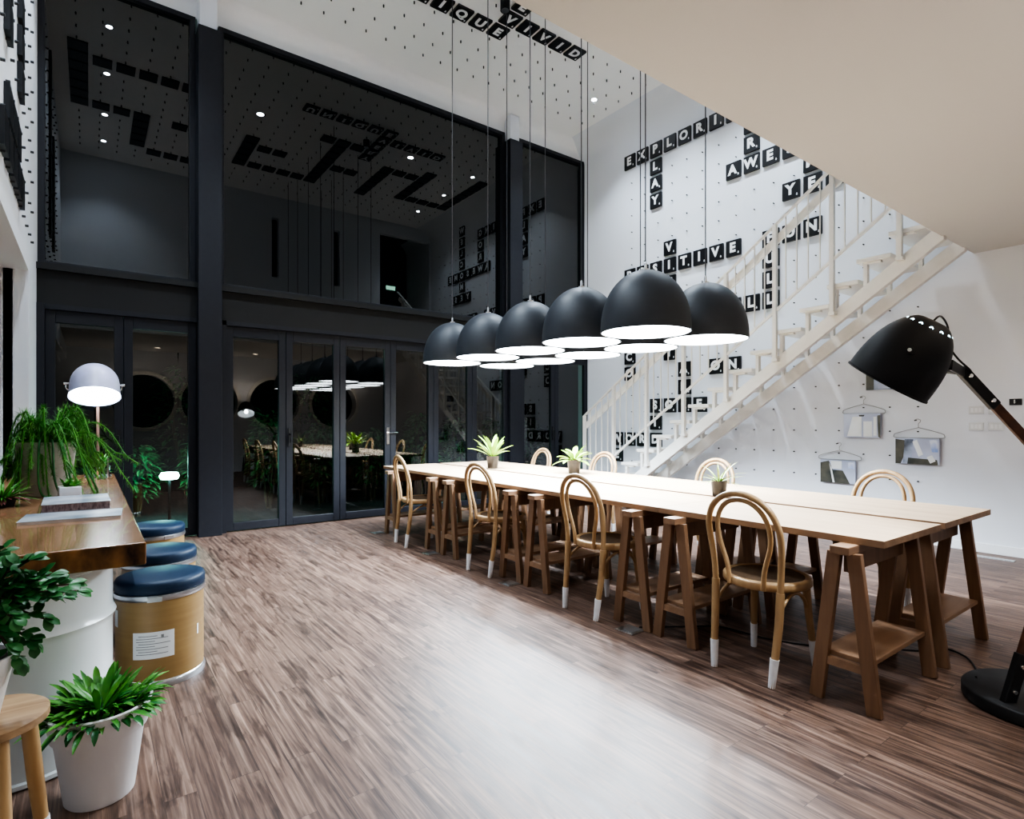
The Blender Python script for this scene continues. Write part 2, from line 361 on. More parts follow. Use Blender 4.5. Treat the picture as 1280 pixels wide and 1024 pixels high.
# door leaves
leaves = [(LX + .06, .278, 1), (.282, .938, 0), (1.23, 1.878, 0), (1.882, 2.532, 1), (2.536, 3.218, 0), (3.222, 3.868, 1), (3.872, 4.508, 0), (4.512, 5.158, 0), (5.402, 6.108, 0), (6.112, 6.848, 0)]
struct(MB().box(LX, LX + .06, 7.0, GY + .05, 0, 2.38).box(1.17, 1.23, 7.03, GY + .05, 0, 2.38).box(LX, .94, 7.03, GY + .05, 2.33, 2.38).box(1.17, 5.16, 7.03, GY + .05, 2.33, 2.38).box(5.4, WX, 7.03, GY + .05, 2.33, 2.38), 'door_frame', M['frame'])
for i, (a, b, hnd) in enumerate(leaves):
    d = struct(frame_rect(MB(), a, b, .01, 2.33, 7.06, 7.12, .078, .09, .12), 'door_%d' % (i + 1), M['frame'], bevel=.004)
    struct(pane(a + .07, b - .07, 7.09, .09, 2.22), 'door_pane', M['glass'], d, fix=False)
    if i in (0, 3, 4, 8):
        hx = b - .04 if i in (0, 4) else (a + .04 if i == 3 else b - .04)
        h = MB().box(hx - .018, hx + .018, 7.045, 7.06, .95, 1.17).tube([(hx, 7.05, 1.10), (hx, 7.0, 1.10)], .009, 8).tube([(hx, 7.003, 1.10), (hx + (.12 if i == 4 else -.0), 7.003, 1.10 if i == 4 else 1.0)], .009, 8)
        h.build('door_handle', M['chrome' if i == 4 else 'black'], d)
# outside: terrace, planting and a garden lamp
struct(MB().box(-6, 14, GY + .1, 18, -.12, -.02), 'ground', M['paving'])
struct(MB().box(-6, 14, 12.0, 12.2, -.02, 3.2), 'wall_garden', M['dark'])
def shrub(cx, cy, h, r, n, label, group, z0=-.02):
    t = empty('garden_shrub', label, 'shrub', (cx, cy, z0), group=group); f = MB()
    for k in range(n):
        th = random.uniform(0, 2*PI); ph = random.uniform(-.9, 1.2); rr = r * random.uniform(.5, 1)
        p = Vector((rr * math.cos(th) * math.cos(ph), rr * math.sin(th) * math.cos(ph), h * .55 + h * .45 * math.sin(ph) * random.uniform(.6, 1)))
        f.leaf(p, (math.cos(th) + random.uniform(-.5, .5), math.sin(th) + random.uniform(-.5, .5), random.uniform(-.3, .9)), (0, 0, 1), random.uniform(.08, .15), .045, .7, 3, shape=0)
    f.build('foliage', M['leafk'], t, fix=False)
    s = MB()
    for k in range(5):
        a = k * 1.256; s.tube([(0.03*math.cos(a), .03*math.sin(a), 0), (r*.4*math.cos(a), r*.4*math.sin(a), h*.5), (r*.6*math.cos(a), r*.6*math.sin(a), h*.85)], [.012, .009, .004], 5)
    s.build('stem', M['stem'], t)
for (x, y, h, r) in ((-.3, 9.0, 1.15, .29), (.5, 9.1, 1.0, .29), (1.3, 9.0, 1.1, .29), (2.1, 8.8, 1.5, .29), (2.9, 8.9, 1.3, .29), (3.7, 8.8, 1.2, .29), (4.5, 8.7, 1.5, .29), (5.3, 8.8, 1.4, .29), (6.1, 8.8, 1.4, .29), (6.9, 8.8, 1.4, .29), (1.3, 10.8, 2.3, .6), (3.3, 10.8, 2.2, .6)):
    shrub(x, y, h, r, 520, 'leafy green shrub growing in the dark garden behind the glass doors', 'garden shrubs outside the glass doors')
gl = empty('garden_lamp', 'small bright garden lamp glowing on the ground outside behind the left door', 'lamp', (.79, 8.15, -.02))
MB().tube([(0, 0, 0), (0, 0, .55)], .015, 8).build('stake', M['black'], gl)
MB().lathe([(.09, .56), (.11, .60), (.09, .64), (.0, .65)], 16).build('lamp_glass', M['gard_e'], gl, True)

# ------------------------------------------------------------------ pegs
G = .2565
def pegs(parent, pts, nrm, L, r):
    """the 100 nearest to the camera singly, the rest as one"""
    n = Vector(nrm)
    pts = sorted(pts, key=lambda p: (Vector(p) - Vector((0, 0, H))).length)
    me = MB().tube([(0, 0, 0), tuple(n * L)], r, 8).mesh('peg', M['peg'])
    for p in pts[:100]:
        o = bpy.data.objects.new('peg', me); COL.objects.link(o); o.location = p; o.parent = parent
    rest = MB()
    for p in pts[100:]: rest.tube([p, tuple(Vector(p) + n * L)], r, 6)
    if rest.v:
        o = rest.build('pegs', M['peg'], parent); o['kind'] = 'stuff'
# ------------------------------------------------------------------ letter tiles
T = .210; LET = {}
def letter_mesh(ch):
    if ch not in LET:
        cu = bpy.data.curves.new('t', 'FONT'); cu.body = ch; cu.size = .170; cu.align_x = 'CENTER'; cu.align_y = 'CENTER'; cu.extrude = .001; cu.offset = .0085; cu.resolution_u = 3
        ob = bpy.data.objects.new('t', cu); COL.objects.link(ob); bpy.context.view_layer.update()
        me = bpy.data.meshes.new_from_object(ob.evaluated_get(bpy.context.evaluated_depsgraph_get()))
        COL.objects.unlink(ob); bpy.data.objects.remove(ob)
        for v in me.vertices: v.co.x -= .008; v.co.y += .004
        mb = MB(); mb.v = [tuple(v.co) for v in me.vertices]; mb.f = [tuple(p.vertices) for p in me.polygons]
        mb.lathe([(0, .001), (.011, .001)], 8, (.076, -.072, 0)); mb.box(.070, .082, -.074, -.053, 0, .001)
        LET[ch] = mb.mesh('letter', M['letter'])
    return LET[ch]
tile_me = MB().box(-T/2, T/2, -T/2, T/2, 0, .028).mesh('letter_tile', M['tilem'])
def letter_tile(ch, loc, rot, label, group):
    o = bpy.data.objects.new('letter_tile', tile_me); COL.objects.link(o); o.location = loc; o.rotation_euler = rot
    tag(o, label, 'tile', group)
    if ch and ch != ' ':
        l = bpy.data.objects.new('letter', letter_mesh(ch)); COL.objects.link(l); l.parent = o; l.location = (0, 0, .0295)
ORD = ['first', 'second', 'third', 'fourth', 'fifth', 'sixth', 'seventh', 'eighth', 'ninth']
used = {}
YW = lambda i: 6.095 - G * i
ZW = lambda j: 5.335 - G * j
RW = (PI/2, 0, -PI/2)     # on the right wall, reading towards the camera
def wword(word, i, j, dr, seen=None):
    for k, ch in enumerate(word):
        ii, jj = (i + k, j) if dr == 'h' else (i, j + k)
        if (ii, jj) in used: continue
        used[(ii, jj)] = 1
        way = 'across' if dr == 'h' else 'down'
        if seen is None or k in seen:
            lab = 'black tile with white %s, %s tile of %s written %s on the stair wall' % (ch, ORD[k], word, way); g = 'letter tiles spelling %s' % word
        else:
            lab = 'black letter tile of %s high on the stair wall, mostly hidden' % word; g = 'hidden tiles of %s' % word
        letter_tile(ch, (WX - .004, YW(ii), ZW(jj)), RW, lab, g)
wword('EXPLORING', 0, 0, 'h', range(8))
wword('PLAY', 2, 0, 'v')
wword('OR', 8, 1, 'v')
wword('AWESOME', 7, 3, 'h', range(4))
wword('WELCOME', 11, -1, 'v', (5, 6))
wword('YES', 10, 5, 'h')
wword('POSITIVE', 0, 7, 'h')
wword('VICTORY', 3, 6, 'v')
wword('FUN', 9, 7, 'h')
wword('FULL', 9, 7, 'v')
wword('SKILL', 5, 10, 'h')
wword('CO', 0, 12, 'v')
wword('ON', 6, 13, 'h')
wword('ARE', 4, 13, 'v')
wword('SOME', 2, 15, 'h')
wword('HI', 2, 15, 'v')
wword('WORD', -1, 17, 'h')
wword('WE', -1, 17, 'v')
# ceiling
XC = lambda m: 3.984 + G * m
YC = lambda n: 5.657 - G * n
RC = (PI, 0, 0)
ucl = set()
def cword(word, m, n, dr, lab=None):
    for k, ch in enumerate(word):
        mm, nn = (m + k, n) if dr == 'h' else (m, n + k)
        if (mm, nn) in ucl: continue
        ucl.add((mm, nn))
        if lab: l = 'black tile with white %s, %s tile of %s on the ceiling' % (ch, ORD[k], word); g = 'ceiling tiles spelling %s' % word
        else: l = 'black square tile of the ceiling crossword, seen only mirrored in the glass'; g = 'ceiling crossword tiles seen in the glass'
        letter_tile(ch, (XC(mm), YC(nn), CZ + .003), RC, l, g)
cword('UNIQUE', -5, 0, 'h', 1)
cword('VIVID', 0, 1, 'h', 1)
cword('EVERY', 0, 0, 'v')
cword('   ', -3, 3, 'h'); cword(' ' * 8, -2, 3, 'v'); cword(' ' * 5, -7, 6, 'v'); cword(' ' * 6, 2, 5, 'v'); cword(' ' * 6, 5, 4, 'v')
cword(' ' * 7, 9, 3, 'v'); cword('  ', -6, 7, 'h'); cword(' ' * 4, -6, 10, 'h'); cword('  ', -1, 7, 'h'); cword('   ', 3, 5, 'h'); cword('   ', 6, 9, 'h')
cword(' ' * 7, -16, 1, 'v'); cword(' ' * 5, -15, 2, 'h'); cword('  ', -15, 7, 'h'); cword(' ' * 5, -13, 7, 'v'); cword('  ', -11, 7, 'h'); cword('   ', -12, 12, 'h')
# left wall (seen at a grazing angle)
RL = (PI/2, 0, PI/2)
def lword(n, y0, z0, dr, lab):
    for k in range(n):
        y, z = (y0 + G * k, z0) if dr == 'h' else (y0, z0 - G * k)
        key = (round(y, 2), round(z, 2), 'L')
        if key in ucl: continue
        ucl.add(key)
        letter_tile('', (LX + .001, y, z), RL, lab, 'letter tiles on the left wall, ' + ('row' if dr == 'h' else 'column'))
YL0 = 6.347
lword(5, YL0 - G * 8, 2.885, 'h', 'black letter tile edge-on in the low slanting row on the left wall')
lword(9, YL0 - G * 4, 5.70, 'v', 'black letter tile edge-on in the tall column on the left wall beside the glass')
lword(6, YL0 - G * 7, 4.94, 'v', 'black letter tile edge-on in the short column at the frame edge of the left wall')
lword(3, YL0 - G * 7, 3.14, 'h', 'black letter tile edge-on just above the slanting row on the left wall')
# pegs: skip those a tile covers
pr = [(WX, YW(i) - .03, ZW(j) + .035 - .12) for i in range(0, 19) for j in range(0, 20) if (i, j) not in used and (ZW(j) + .035 - .12) > .2 and not (i > 15 and j < 12) and YW(i) > 2.15]
pegs(wall_right, pr, (-1, 0, 0), .022, .0068)
pc = [(XC(m) - .01, YC(n) - .085, CZ) for m in range(-16, 10) for n in range(-4, 14) if YC(n) < 6.9]
pegs(ceiling, pc, (0, 0, -1), .03, .008)
pl = [(LX, YL0 - G * k, 2.78 + G * j) for k in range(0, 12) for j in range(0, 12)]
pegs(wall_left, pl, (1, 0, 0), .022, .010)

# ------------------------------------------------------------------ staircase
st = empty('staircase', 'cream painted open-riser staircase rising along the letter wall to the upper floor', 'staircase', (6.3, 4, 0))
SX, SY = -6.3, -4
def sb(mb, name, m='stair', par=None, **k):
    mb.v = [(x + SX, y + SY, z) for x, y, z in mb.v] if par is None else mb.v
    return mb.build(name, M[m], par or st, **k)
RI, GO = .1935, .2757
X1, X2 = 5.97, 6.52
nose = lambda k: (5.476 - GO * k, .687 + RI * k)
sl = RI / GO
def slope_z(y): return .687 + sl * (5.476 - y)
for xx in (X1, X2):
    y0, y1 = 6.35, MY - .02
    lo1 = slope_z(y1) - .47; up1 = lo1 + .16
    yl = 5.476 + (.687 - .47) / sl; yu = 5.476 + (.687 - .31) / sl
    poly = [(yl, 0), (y1, lo1), (y1, up1), (yu, 0)]
    sb(MB().prism(poly, 'x', xx, xx + .06), 'stringer', bevel=.004)
for k in range(-3, 13):
    y, z = nose(k)
    t = sb(MB().box(5.955, 6.74, y - GO - .02, y, z - .042, z), 'tread', bevel=.005)
    for xx in (X1, X2):
        b = MB(); ya = y - .055; top = slope_z(ya) - .31
        b.prism([(ya, max(top - .02, 0)), (ya, z - .042), (ya - .15, z - .042), (ya - .15, z - .062), (ya - .035, z - .062), (ya - .035, max(top - .02, 0))], 'x', xx + .005, xx + .055)
        b.v = [(x + SX, yy + SY, zz) for x, yy, zz in b.v]; b.build('bracket', M['stair'], t)
# upper landing edge
XR = 5.93
zA = lambda y: 2.55 + .690 * (4.42 - y)
zB = lambda y: 2.0 + .712 * (3.85 - y)
yb, yt = 6.18, 1.80
sb(MB().bar((XR, yb, zA(yb)), (XR, yt, zA(yt)), .045, .014), 'handrail')
sb(MB().bar((XR + .035, yb, zA(yb) - .155), (XR + .035, yt, zA(yt) - .155), .022, .085), 'rail_board')
sb(MB().bar((XR, 5.58, zB(5.58)), (XR, yt, zB(yt)), .03, .026), 'bottom_rail')
posts = [6.178 - .5875 * k for k in range(8)]
for y in posts:
    zlow = max(slope_z(y) - .33, 0)
    sb(MB().box(XR - .022, XR + .022, y - .02, y + .02, zlow, zA(y)), 'post')
    if zlow > 0: sb(MB().box(XR - .022, XR + .06, y - .03, y + .03, zlow - .03, zlow), 'post_foot')
for p in range(7):
    for q in range(1, 5):
        y = posts[p] - .5875 * q / 5
        z0 = zB(y) if y < 5.58 else max(slope_z(y) - .1, .1)
        sb(MB().box(XR - .007, XR + .007, y - .005, y + .005, z0, zA(y)), 'baluster')

# ------------------------------------------------------------------ trestles, tabletops
def make_trestle():
    r = empty('trestle', '', 'trestle')
    MB().box(-.375, .375, -.040, .040, .672, .708).build('beam', M['trestle_h'], r, bevel=.004)
    for sx in (-1, 1):
        for sy in (-1, 1):
            MB().bar((sx * .318, sy * .120, 0.0), (sx * .318, sy * .040, .674), .032, .058).build('leg', M['trestle'], r, bevel=.003)
    MB().box(-.302, .302, -.105, .105, .20, .222).build('shelf', M['trestle_h'], r, bevel=.003)
    for sx in (-1, 1): MB().box(sx * .318 - .013, sx * .318 + .013, -.105, .105, .165, .20).build('stretcher', M['trestle_h'], r)
    MB().box(-.30, .30, -.012, .012, .585, .672).build('brace', M['trestle'], r)
    return r
T0 = make_trestle(); firstT = True
TY = [5.83, 4.88, 4.565, 3.608, 3.288, 2.357, 2.043, 1.14]
NTH = ['farthest', 'seventh', 'sixth', 'fifth', 'fourth', 'third', 'second', 'nearest']
for row, (xc, nm) in enumerate(((2.985, 'aisle side'), (3.80, 'stair side'))):
    for i, y in enumerate(TY):
        o = T0 if firstT else copy_tree(T0); firstT = False
        o.location = (xc, y, 0)
        tag(o, 'brown wooden A-frame trestle with low shelf, %s from the camera in the %s row' % (NTH[i], nm), 'trestle', 'trestles under the long table, %s' % nm)
edges = [1.0, 2.20, 3.447, 4.72, 6.14]
for row, (xa, xb, nm) in enumerate(((2.712, 3.392, 'aisle side'), (3.452, 4.205, 'stair side'))):
    for i in range(4):
        y0, y1 = edges[i] + .0008, edges[i + 1] - .0008
        mb = MB().box(xa, xb, y0, y1, .7085, .740)
        o = mb.build('tabletop', M['tabletop'], bevel=.0012)
        o.data.materials.append(M['tabledge'])
        for p in o.data.polygons:
            if abs(p.normal.z) < .5: p.material_index = 1
        tag(o, 'pale wooden tabletop board on trestles, %s of the %s row' % (['nearest', 'second nearest', 'second farthest', 'farthest'][i], nm), 'tabletop', 'board tops of the long table')

# ------------------------------------------------------------------ bentwood chairs
def make_chair():
    r = empty('bentwood_chair', '', 'chair')
    MB().lathe([(0, .428), (.205, .428), (.212, .436), (.212, .462), (.205, .470), (.182, .470), (.178, .466), (0, .466)], 40).build('seat', M['rattan'], r, True)
    MB().lathe([(0, .4675), (.177, .4675), (.177, .464)], 40).build('seat_panel', M['seatm'], r, True)
    def rear(s): return [(s*.150, -.235, 0), (s*.158, -.222, .12), (s*.166, -.200, .28), (s*.170, -.190, .44)]
    def outer(t):
        a = PI * t; return (-.186 * math.cos(a) if .0 < t < 1 else -.186 * math.cos(a), 0, 0)
    up = [(-.170, -.190, .44), (-.176, -.195, .55), (-.186, -.212, .66), (-.183, -.232, .745), (-.150, -.250, .825), (-.085, -.263, .880), (0, -.268, .900)]
    pts = up + [(-x, y, z) for x, y, z in reversed(up[:-1])]
    MB().tube(smooth_path(pts, 6), .0155, 10).build('back_hoop', M['rattan'], r, True)
    up = [(-.088, -.196, .435), (-.098, -.200, .53), (-.132, -.212, .65), (-.136, -.228, .735), (-.112, -.243, .805), (-.064, -.254, .852), (0, -.257, .868)]
    pts = up + [(-x, y, z) for x, y, z in reversed(up[:-1])]
    MB().tube(smooth_path(pts, 6), .012, 10).build('inner_hoop', M['rattan'], r, True)
    for s in (-1, 1):
        pp = smooth_path(rear(s), 4)
        l = MB().tube(pp, [.0165 + .004 * min(1, p.z / .3) for p in pp], 10).build('leg', M['rattan'], r, True)
        MB().tube([(s*.150, -.235, .001), (s*.1535, -.229, .06), (s*.158, -.2215, .135)], [.0165, .0185, .0215], 12).build('sock', M['sock'], l, True)
        fp = [(s*.140, .125, .43), (s*.146, .140, .28), (s*.158, .160, .12), (s*.166, .172, 0)]
        l = MB().tube(smooth_path(fp, 4), [.021 - .006 * i / 12 for i in range(13)], 10).build('leg', M['rattan'], r, True)
        MB().tube([(s*.157, .158, .135), (s*.162, .166, .06), (s*.166, .172, .001)], [.0195, .018, .016], 12).build('sock', M['sock'], l, True)
        # arched braces under the seat
        a, b = Vector((s*.143, .130, .30)), Vector((s*.165, -.200, .30))
        MB().tube([a.lerp(b, t) + Vector((0, 0, .105 * math.sin(PI * t) ** .6 if 0 < t < 1 else 0)) for t in [i / 14 for i in range(15)]], .0085, 8).build('brace', M['rattan'], r, True)
    a, b = Vector((-.143, .135, .30)), Vector((.143, .135, .30))
    MB().tube([a.lerp(b, t) + Vector((0, 0, .105 * math.sin(PI * t) ** .6 if 0 < t < 1 else 0)) for t in [i / 14 for i in range(15)]], .0085, 8).build('brace', M['rattan'], r, True)
    return r
ch0 = make_chair(); first = True
for i, (y, dx, rot) in enumerate(((1.575, 0, .02), (2.70, -.01, -.03), (3.93, 0, .05), (5.27, -.04, -.10))):
    o = ch0 if first else copy_tree(ch0); first = False
    o.location = (2.80 + dx, y, 0); o.rotation_euler = (0, 0, -PI / 2 + rot)
    tag(o, 'tan bentwood chair on the aisle side of the table, %s the camera' % ['closest to', 'second from', 'third from', 'farthest from'][i], 'chair', 'bentwood chairs, aisle side')
for i, (x, y, rot) in enumerate(((4.20, 1.655, -.03), (4.37, 3.08, 0.02), (4.38, 4.50, .04), (4.38, 5.60, -.03))):
    o = copy_tree(ch0); o.location = (x + .0, y, 0); o.rotation_euler = (0, 0, PI / 2 + rot)
    tag(o, 'bentwood chair on the stair side of the table, %s the camera' % ['closest to', 'second from', 'third from', 'farthest from'][i], 'chair', 'bentwood chairs, stair side')

# ------------------------------------------------------------------ pendants
def make_pendant():
    r = empty('dome_pendant', '', 'pendant lamp')
    D = .315; Hh = .44
    prof = []
    for i in range(22):
        t = i / 21 * PI / 2; prof.append((D * math.cos(t) ** .62 * (1 if i else 1) * (1.0 if i else 1), Hh * math.sin(t) ** 1.12))
    prof = [(D, 0)] + [(max(.001, D * (1 - (z / Hh) ** 2.3) ** .5), z) for z in [Hh * (1 - (1 - i / 26) ** 1.8) for i in range(1, 27)]]
    sh = MB().lathe(prof, 48).build('lamp_shade', M['shade'], r, True)
    inn = [(x * .97, z * .97) for x, z in prof]
    MB().lathe(inn, 40).build('reflector', M['shade_in'], sh, True)
    MB().lathe([(0, .012), (D * .975, .012)], 48).build('diffuser', M['pend_e'], r)
    MB().lathe([(.030, Hh - .012), (.030, Hh + .008), (.012, Hh + .014), (.010, Hh + .05), (.004, Hh + .06), (0, Hh + .06)], 16).build('cap', M['chrome'], r, True)
    MB().tube([(0, 0, Hh + .05), (0, 0, CZ - 1.88)], .0045, 6).build('cord', M['cord'], r)
    return r
p0 = make_pendant(); first = True
PEND = [(3.155, 5.34), (3.16, 4.66), (3.16, 3.99), (3.16, 3.33), (3.165, 2.68)], [(3.82, 5.25), (3.845, 4.60), (3.82, 3.94), (3.82, 3.29), (3.83, 2.65)]
for row, lst in enumerate(PEND):
    for i, (x, y) in enumerate(lst):
        o = p0 if first else copy_tree(p0); first = False
        o.location = (x, y, 1.88)
        L = bpy.data.lights.new('pendant_light', 'SPOT'); L.energy = 86; L.spot_size = math.radians(150); L.spot_blend = .35; L.shadow_soft_size = .05; L.color = (.76, .88, 1)
        lo = bpy.data.objects.new('pendant_light', L); COL.objects.link(lo); lo.location = (x, y, 1.885)
        tag(o, 'charcoal dome pendant lamp, %s from the glass doors in the %s row of the cluster' % (ORD[i], ['aisle-side', 'stair-side'][row]), 'pendant lamp', 'dome pendants over the table')

# ------------------------------------------------------------------ ceiling downlights
def downlight(x, y, big, z=CZ, warm=False, energy=55, seen='', shadow=True):
    t = empty('downlight', seen, 'downlight', (x, y, z), group='downlights ' + ('under the mezzanine' if warm else 'in the high ceiling'))
    r = .05 if big else .034
    MB().lathe([(r, -.002), (r + .018, -.004), (r + .02, 0), (r + .018, .002)], 24).build('trim_ring', M['base'], t, True)
    MB().lathe([(0, -.003), (r, -.003)], 20).build('bulb', M['warm_e' if warm else 'spot_e'], t)
    L = bpy.data.lights.new('downlight_beam', 'SPOT'); L.energy = energy; L.spot_size = math.radians(130 if warm else 105); L.spot_blend = .8; L.shadow_soft_size = .05
    L.color = (1, .87, .73) if warm else (.76, .88, 1)
    lo = bpy.data.objects.new('downlight_beam', L); COL.objects.link(lo); lo.location = (x, y, z - .03)
for x, y, big in ((2.12, 5.01, 1), (4.64, 5.08, 1), (2.3, 2.9, 0), (4.6, 2.9, 0), (.19, 6.01, 0), (.19, 4.86, 0), (.19, 3.57, 0), (.19, 2.54, 0), (5.98, 6.03, 0), (5.98, 5.05, 0), (5.97, 3.95, 0), (5.96, 2.8, 0)):
    if (x, y) in ((2.3, 2.9), (4.6, 2.9)): continue
    if (x, y) == (5.98, 6.03): lab = 'small bright ceiling downlight near the corner above the word EXPLORING'
    elif big: lab = 'bright star-like ceiling downlight mirrored in the %s of the large window' % ('left part' if x < 3 else 'centre')
    elif x < 1: lab = 'small ceiling downlight of the row along the left wall, mirrored in the window'
    else: lab = 'small ceiling downlight of the row above the stairs, mirrored in the window'
    downlight(x, y, big, seen=lab, energy=220 if big else 90)
for x, y in ((1.2, -.5), (3.2, -.5), (5.4, -.4), (5.9, .9)):
    downlight(x, y, 1, MZ, True, 13, 'warm recessed downlight under the mezzanine above the camera')
sp = empty('ceiling_spotlight', 'black cylindrical spotlight on the ceiling beside the word VIVID', 'spotlight', (3.76, 5.2, CZ))
MB().tube([(0, 0, 0), (0, 0, -.12)], .055, 20).build('housing', M['black'], sp, True)
MB().lathe([(0, -.1205), (.045, -.1205)], 16).build('lens', M['steel'], sp)

# ------------------------------------------------------------------ black floor lamp
fl = empty('floor_lamp', 'large black articulated floor lamp with dome head and walnut arm', 'floor lamp', (3.33, .62, 0))
FLX, FLY = 3.33, .62
MB().lathe([(0, 0), (.265, 0), (.275, .008), (.275, .05), (.265, .06), (0, .06)], 48).build('base', M['black'], fl, True)
def L_(p): return Vector((p[0] - FLX, p[1] - FLY, p[2]))
fwv = Vector((.5956, .8032, 0)); rtv = Vector((.8032, -.5956, 0))
def cp(px, py, d): return Vector((0, 0, H)) + fwv * d + rtv * ((px - 640) / 712 * d) + Vector((0, 0, (527 - py) / 712 * d))
foot = cp(1259, 872, 2.42); foot.z = .05
elbow = cp(1341, 612, 2.45); knee = cp(1205, 466, 2.42)
dl = (elbow - foot).normalized()
MB().bar(L_(foot), L_(foot + dl * .22), .03, .05, fwv).build('lower_bracket', M['black'], fl, bevel=.004)
MB().bar(L_(elbow - dl * .12), L_(elbow + dl * .03), .03, .05, fwv).build('elbow_bracket', M['black'], fl, bevel=.004)
MB().bar(L_(foot + dl * .16), L_(elbow - dl * .06), .022, .042, fwv).build('lower_arm', M['walnut'], fl, bevel=.004)
du = (knee - elbow).normalized()
MB().bar(L_(elbow), L_(elbow + du * .14), .026, .046, fwv).build('elbow_bracket', M['black'], fl, bevel=.004)
MB().bar(L_(knee - du * .20), L_(knee + du * .02), .026, .046, fwv).build('upper_bracket', M['black'], fl, bevel=.004)
MB().bar(L_(elbow + du * .06), L_(knee - du * .10), .02, .04, fwv).build('upper_arm', M['walnut'], fl, bevel=.004)
kn = MB()
for c in (foot + dl * .06, foot + dl * .17, knee - du * .02, knee - du * .165, elbow - dl * .02):
    MB().lathe([(0, .020), (.008, .020), (.010, .014), (.010, -.014)], 12, L_(c - fwv * .004), Matrix(((rtv.x, 0, -fwv.x), (rtv.y, 0, -fwv.y), (0, 1, 0)))).build('screw', M['chrome'], fl, True)
rimc = cp(1108, 478, 2.40); crown = cp(1164, 406, 2.29); vd = (fwv + rtv * .657).normalized()
ax = (crown - rimc).normalized()
q1 = ax.orthogonal().normalized(); q2 = ax.cross(q1)
RM = Matrix((q1, q2, ax)).transposed()
HR, HH = .163, .31
prof = [(HR + .004, 0), (HR + .004, .006), (HR, .008)] + [(HR * (1 - (z / .302) ** 2.5) ** .5, z) for z in [.285 * (1 - (1 - i / 22) ** 1.5) for i in range(1, 23)]]
rl, zl = prof[-1]; prof += [(rl * .75, zl + .004), (.001, zl + .006)]
hd = MB().lathe(prof, 56, L_(rimc), RM).build('lamp_head', M['black'], fl, True)
MB().lathe([(x * .97, z * .985 + .002) for x, z in prof], 40, L_(rimc), RM).build('reflector', M['shade_in'], hd, True)
MB().lathe([(.0, .10), (.03, .105), (.045, .14), (.03, .19), (.018, .24), (0, .24)], 20, L_(rimc), RM).build('bulb', M['lamp_e'], hd, True)
hl = MB()
for k in range(14):
    a = 2 * PI * k / 14; rr = .0905; c = Vector((rr * math.cos(a), rr * math.sin(a), .2585))
    n = Vector((math.cos(a) * .76, math.sin(a) * .76, .65)).normalized(); u = n.orthogonal().normalized(); w = n.cross(u)
    pts = [L_(rimc + RM @ (c + n * .0012 + (u * math.cos(t) + w * math.sin(t)) * .0075)) for t in [2*PI*i/10 for i in range(10)]]
    hl.add(pts, [tuple(range(10))])
hl.build('vent_hole', M['hole_e'], hd, fix=False)
# yoke: arms from the knee to a pivot on each side of the head
yk = MB(); kn = MB()
for sgn in (-1, 1):
    piv = rimc + ax * .135 + (-vd * sgn) * .160
    mid = knee.lerp(rimc + ax * .13, .30) + (-vd * sgn) * .150
    yk.bar(L_(knee), L_(mid), .012, .040, fwv).bar(L_(mid), L_(piv), .010, .026, fwv)
    qd = -vd * sgn; qa = qd.orthogonal().normalized(); qb = qd.cross(qa)
    kn.lathe([(0, .020), (.007, .020), (.011, .012), (.011, -.01)], 14, L_(piv), Matrix((qa, qb, qd)).transposed())
yk.build('yoke', M['black'], fl, bevel=.002); kn.build('knob', M['chrome'], fl, True)
c0 = crown + ax * .0
MB().tube(smooth_path([L_(c0 - ax * .03), L_(c0 + ax * .03), L_(cp(1178, 397, 2.40)), L_(cp(1185, 410, 2.38)), L_(cp(1184, 428, 2.38)), L_(cp(1196, 447, 2.38)), L_(cp(1212, 462, 2.40)), L_(knee - du * .05 + Vector((0, 0, .03)))], 6), .004, 8).build('flex', M['black'], fl, True)
Lb = bpy.data.lights.new('lamp_head_beam', 'SPOT'); Lb.energy = 22; Lb.spot_size = math.radians(115); Lb.spot_blend = .5; Lb.shadow_soft_size = .04; Lb.color = (.85, .93, 1)
lo = bpy.data.objects.new('lamp_head_beam', Lb); COL.objects.link(lo); lo.location = rimc + ax * .05; lo.rotation_euler = (-ax).to_track_quat('-Z', 'Y').to_euler()
o = MB().tube(smooth_path([(3.30, .84, .066), (3.55, .90, .01), (3.72, .99, .006), (3.76, 1.10, .006), (3.62, 1.16, .006), (3.38, 1.43, .006), (3.22, 1.55, .006), (3.12, 1.75, .006), (3.07, 2.02, .006), (2.9, 2.15, .006), (2.66, 2.30, .01)], 8), .0045, 6).build('power_cable', M['black'], None, True)
tag(o, 'thin black power cable curling across the floor from the lamp base under the table', 'cable')

# ------------------------------------------------------------------ floor sockets, wall plates, floor vent
for i, y in enumerate((2.32, 3.54, 4.79, 6.03)):
    t = empty('floor_socket', 'flat metal floor socket cover under the table edge, %s from the camera' % ORD[i], 'floor socket', (2.60, y, 0), .05, 'floor socket covers')
    MB().box(-.06, .06, -.065, .065, 0, .006).build('cover', M['steel'], t, bevel=.002)
    MB().box(-.045, .045, -.05, .02, .006, .009).build('flap', M['galv'], t)
for i, (y, z) in enumerate(((1.74, 1.36), (1.59, 1.36), (1.74, 1.203), (1.59, 1.203))):
    t = empty('switch_plate', 'white electrical wall plate, %s of the four on the right wall' % ['upper left', 'upper right', 'lower left', 'lower right'][i], 'switch plate', (WX, y, z), 0, 'wall plates')
    MB().box(-.008, 0, -.058, .058, -.038, .038).build('plate', M['plate'], t, bevel=.003)
    for k in (-1, 0, 1): MB().box(-.012, -.008, k * .03 - .011, k * .03 + .011, -.02, .02).build('rocker', M['base'], t)
t = empty('wall_hook', 'small black metal hook on the right wall behind the lamp arm', 'hook', (WX, 1.45, 1.43))
MB().box(-.006, 0, -.045, .045, -.03, .03).build('plate', M['black'], t)
